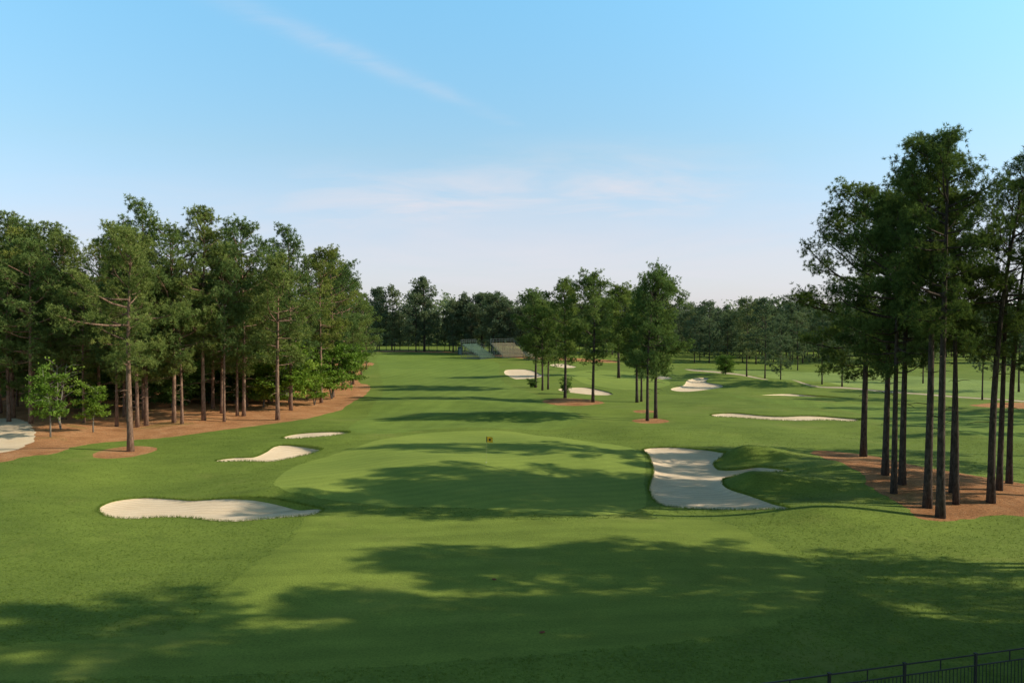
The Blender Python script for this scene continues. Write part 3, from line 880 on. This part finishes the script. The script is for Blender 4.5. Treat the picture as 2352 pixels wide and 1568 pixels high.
b = MB(); b.tube([(0, 0, .012), (0, 0, .02)], [.06, .06], 12); b.build('hole_rim', M_white, o)

# fallen cones
def debris(px, py, lab, seed):
    r = random.Random(seed); x, y, z = P(px, py)
    b = MB()
    for i in range(26):
        t = i / 25; a = i * 2.4
        c = Vector((-.10 + .20 * t, 0, .045)); rr = .035 * math.sin(math.pi * (.12 + .8 * t)) + .012
        e = c + Vector((.025, math.cos(a) * rr * 1.2, math.sin(a) * rr * .8))
        b.tube([c, e, e + Vector((.025, 0, .01))], [.014, .018, .005], 5)
    o = link('pine_cone', b.mesh('pine_cone', M_cone)); o.location = (x, y, z - .005); o.rotation_euler = (0, 0, r.uniform(-.4, .4))
    tag(o, lab, 'pine cone', 'reddish debris on the lawn')
debris(1134, 1331, 'small reddish brown cone on the shaded lawn, farther of the two', 1)
debris(1244, 1453, 'small reddish brown cone on the shaded lawn, nearer of the two', 2)

# ------------------------------------------------------------------ metal fence
pA = Vector((10.4, 25.8, 0)); pB = Vector((16.1, 27.35, 0))
dirv = (pB - pA).normalized(); SP_ = (pB - pA).length / 2
st = pA - dirv * SP_ * 2
rz = math.atan2(dirv.y, dirv.x)
fz = float(hh(st.x, st.y)) - 0.12
fo_ = empty('metal_fence', (st.x, st.y, fz), rz)
tag(fo_, 'black metal picket fence crossing the bottom right corner', 'fence')
nsp = 7
for i in range(nsp + 1):
    x = i * SP_
    b = MB(); b.box(x - .04, x + .04, -.04, .04, -.4, 1.55); b.box(x - .055, x + .055, -.055, .055, 1.551, 1.585); b.build('post', M_black, fo_)
    if i < nsp:
        xm = x + SP_ / 2
        b = MB(); b.box(xm - .016, xm + .016, -.016, .016, 1.17, 1.497); b.build('stub_post', M_black, fo_)
        for nm, z0, z1 in (('top_rail', 1.50, 1.54), ('middle_rail', 1.13, 1.165), ('bottom_rail', .22, .25)):
            b = MB(); b.box(x + .042, x + SP_ - .042, -.02, .02, z0, z1); b.build(nm, M_black, fo_)
        if 2 <= i <= 6:
            npk = 18
            for j in range(1, npk + 1):
                xx = x + SP_ * j / (npk + 1)
                b = MB(); b.box(xx - .009, xx + .009, -.009, .009, .252, 1.128); b.build('picket', M_black, fo_)

# ------------------------------------------------------------------ bleachers
def bleacher(px, py, W, rows, rz, plank, lab, rise=.38, run=.72):
    x, y, z = P(px, py)
    o = empty('bleacher', (x, y, z), rz); tag(o, lab, 'bleacher', 'temporary bleachers by the far green')
    for r in range(rows):
        b = MB(); b.box(-W / 2, W / 2, r * run, r * run + .30, .93 + r * rise, 1.0 + r * rise); b.build('bench', plank, o)
        b = MB(); b.box(-W / 2, W / 2, r * run - .38, r * run - .04, .50 + r * rise, .56 + r * rise); b.build('footboard', plank, o)
        b = MB(); b.box(-W / 2, W / 2, r * run + .31, r * run + .33, .66 + r * rise, .84 + r * rise); b.build('riser', plank, o)
    DY, DZ = rows * run, rows * rise
    n = 8
    for i in range(n + 1):
        xx = -W / 2 + .05 + (W - .1) * i / n
        b = MB()
        b.tube([(xx, -.4, .45), (xx, DY, .45 + DZ)], .05, 6)
        for q in (0, .33, .66, 1.0):
            b.tube([(xx, q * DY, -.1), (xx, q * DY, .42 + q * DZ)], .045, 6)
        b.tube([(xx, 0, .15), (xx, DY, .15)], .035, 6); b.tube([(xx, DY * .33, .2), (xx, DY, DZ * .9)], .03, 6)
        b.build('frame', M_steel, o)
    b = MB()
    for i in range(n):
        x0 = -W / 2 + .05 + (W - .1) * i / n; x1 = -W / 2 + .05 + (W - .1) * (i + 1) / n
        s = 1 if i % 2 else -1
        b.tube([(x0, -.02, .3 if s > 0 else .02), (x1, -.02, .02 if s > 0 else .3)], .03, 5)
        b.tube([(x0, DY, .2), (x1, DY, DZ)], .03, 5)
    b.build('cross_brace', M_steel, o)
    for sx in (-1, 1):
        b = MB(); xx = sx * (W / 2 + .08)
        for k in range(5):
            t = k / 4
            b.tube([(xx, t * DY, .5 + t * DZ), (xx, t * DY, 1.75 + t * DZ)], .03, 6)
        for hq in (1.15, 1.75):
            b.tube([(xx, 0, hq), (xx, DY, hq + DZ)], .03, 6)
        b.build('handrail', M_steel, o)
    b = MB()
    for k in range(n + 1):
        xx = -W / 2 + W * k / n
        b.tube([(xx, DY + .1, .5 + DZ), (xx, DY + .1, 1.9 + DZ)], .03, 6)
    b.tube([(-W / 2, DY + .1, 1.9 + DZ), (W / 2, DY + .1, 1.9 + DZ)], .03, 6); b.tube([(-W / 2, DY + .1, 1.3 + DZ), (W / 2, DY + .1, 1.3 + DZ)], .03, 6)
    b.build('back_rail', M_steel, o)
    return o
bleacher(1120, 824, 7.5, 10, R_(55), M_plankg, 'green-grey bleacher seen from its side, left of the tan ones')
bleacher(1182, 822, 8.5, 10, R_(32), M_plank, 'tan planked bleacher turned to the sun, in the middle of the row')
bleacher(1240, 827, 7.0, 6, R_(20), M_plank, 'lower tan bleacher on the right, half hidden by the island pines')

# far lamp post and booth
x, y, z = P(1130, 812); o = empty('lamp_post', (x, y + 6, z)); tag(o, 'tall thin light pole rising above the bleachers', 'lamp post')
Hh = top_z(714, y + 6, 1130) - z
b = MB(); b.tube([(0, 0, -.3), (0, 0, Hh)], [.14, .08], 8); b.build('pole', M_steel, o)
b = MB(); b.box(-1.0, 1.0, -.06, .06, Hh - .3, Hh - .2); b.build('crossarm', M_steel, o)
for xx in (-.8, 0, .8):
    b = MB(); b.box(xx - .25, xx + .25, -.35, -.07, Hh - .2, Hh + .25); b.build('floodlight', M_white, o)
x, y, z = P(1057, 814); o = empty('booth', (x, y, z)); tag(o, 'small dark booth standing left of the bleachers', 'booth')
b = MB(); b.box(-.75, .75, -.75, .75, -.05, 2.3); b.build('wall', M_booth, o)
b = MB(); b.box(-.85, .85, -.85, .85, 2.302, 2.42); b.box(-.6, .6, -.6, .6, 2.422, 2.55); b.build('roof', M_booth, o)
b = MB(); b.box(-.4, .4, -.79, -.753, .05, 2.0); b.build('door', M_steel, o)

# ------------------------------------------------------------------ light, sky, camera
EL, AZ = R_(29), R_(-3)
sv = Vector((math.cos(EL) * math.cos(AZ), math.cos(EL) * math.sin(AZ), math.sin(EL)))
L = D.lights.new('sun', 'SUN'); L.energy = 5.0; L.angle = R_(0.5); L.color = (1.0, 0.92, 0.76)
so = D.objects.new('sun', L); COL.objects.link(so); so.rotation_euler = sv.to_track_quat('Z', 'Y').to_euler(); so.location = (60, 0, 60)

W = D.worlds.new('World'); S.world = W; W.use_nodes = True
nt = W.node_tree; nt.nodes.clear()
sky = N(nt, 'ShaderNodeTexSky', sky_type='NISHITA'); sky.sun_disc = False
sky.sun_elevation = EL; sky.sun_rotation = math.pi / 2 - AZ
sky.air_density = 1.0; sky.dust_density = 0.8; sky.ozone_density = 1.5
tc = N(nt, 'ShaderNodeTexCoord'); sx = N(nt, 'ShaderNodeSeparateXYZ'); nt.links.new(tc.outputs['Generated'], sx.inputs[0])
def mth(op, a, b=None, clamp=False):
    n = N(nt, 'ShaderNodeMath', operation=op); n.use_clamp = clamp
    for i, v in enumerate((a, b)):
        if v is None: continue
        if isinstance(v, (int, float)): n.inputs[i].default_value = v
        else: nt.links.new(v, n.inputs[i])
    return n.outputs[0]
yy = mth('MAXIMUM', sx.outputs[1], 0.05)
u = mth('DIVIDE', sx.outputs[0], yy); v = mth('DIVIDE', sx.outputs[2], yy)
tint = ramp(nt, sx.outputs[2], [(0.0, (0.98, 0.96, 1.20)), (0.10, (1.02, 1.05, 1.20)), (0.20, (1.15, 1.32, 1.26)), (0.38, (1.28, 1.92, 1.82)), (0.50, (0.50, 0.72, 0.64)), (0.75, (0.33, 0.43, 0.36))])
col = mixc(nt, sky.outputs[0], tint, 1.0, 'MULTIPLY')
cv = N(nt, 'ShaderNodeCombineXYZ'); nt.links.new(u, cv.inputs[0]); nt.links.new(v, cv.inputs[1])
def nz(scale_xyz, rot, sc, det=4):
    mp = N(nt, 'ShaderNodeMapping'); mp.inputs['Scale'].default_value = scale_xyz; mp.inputs['Rotation'].default_value = (0, 0, rot)
    nt.links.new(cv.outputs[0], mp.inputs[0])
    return noise(nt, mp.outputs[0], sc, det, 0.62, 0.5)
def gauss(x, w):
    q = mth('DIVIDE', x, w); return mth('EXPONENT', mth('MULTIPLY', mth('MULTIPLY', q, q), -1.0))
def sst(x, a, b):
    n = N(nt, 'ShaderNodeMapRange', interpolation_type='SMOOTHSTEP'); n.inputs[1].default_value = a; n.inputs[2].default_value = b
    nt.links.new(x, n.inputs[0]); return n.outputs[0]
line = mth('ADD', mth('MULTIPLY', u, -0.42), 0.246)
wob = mth('MULTIPLY', mth('SUBTRACT', nz((1, 1, 1), 0, 6, 3), 0.5), 0.02)
wid = mth('MAXIMUM', mth('ADD', mth('MULTIPLY', u, -0.020), 0.0085), 0.006)
qq = mth('DIVIDE', mth('ADD', mth('SUBTRACT', v, line), wob), wid)
st1 = mth('EXPONENT', mth('MULTIPLY', mth('MULTIPLY', qq, qq), -1.0))
fade = mth('MULTIPLY', sst(u, -0.46, -0.25), mth('SUBTRACT', 1.0, sst(u, -0.16, 0.13)))
st1 = mth('MULTIPLY', mth('MULTIPLY', st1, fade), mth('MULTIPLY', sst(nz((3, 14, 1), 0.4, 3), 0.1, 0.9), 0.34))
bandv = gauss(mth('SUBTRACT', v, mth('ADD', mth('MULTIPLY', u, 0.05), 0.150)), 0.048)
bandu = mth('MULTIPLY', sst(u, -0.52, -0.1), mth('SUBTRACT', 1.0, sst(u, 0.12, 0.42)))
st2 = mth('MULTIPLY', mth('MULTIPLY', bandv, bandu), mth('MULTIPLY', sst(nz((1.8, 11, 1), -0.08, 2.4), 0.15, 0.80), 1.0))
st3 = mth('MULTIPLY', gauss(mth('SUBTRACT', v, 0.06), 0.095), mth('ADD', mth('MULTIPLY', sst(nz((1.2, 8, 1), 0.06, 2.0), 0.25, 0.8), 0.50), 0.45))
mask = mth('MAXIMUM', mth('MAXIMUM', st1, st2), st3)
mask = mth('MULTIPLY', mask, mth('GREATER_THAN', sx.outputs[1], 0.06))
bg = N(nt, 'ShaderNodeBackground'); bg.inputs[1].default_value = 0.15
col = mixc(nt, col, (5.15, 5.12, 5.55), mask)
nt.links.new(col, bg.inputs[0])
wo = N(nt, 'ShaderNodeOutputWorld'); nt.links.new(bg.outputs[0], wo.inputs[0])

cam = D.cameras.new('camera'); cam.lens = 28; cam.sensor_width = 36; cam.clip_start = 0.1; cam.clip_end = 12000
co_ = D.objects.new('camera', cam); COL.objects.link(co_)
co_.location = (0, 0, HC); co_.rotation_euler = (math.pi / 2 - PITCH, 0, 0)
S.camera = co_
S.view_settings.view_transform = 'Standard'; S.view_settings.look = 'None'; S.view_settings.exposure = 0
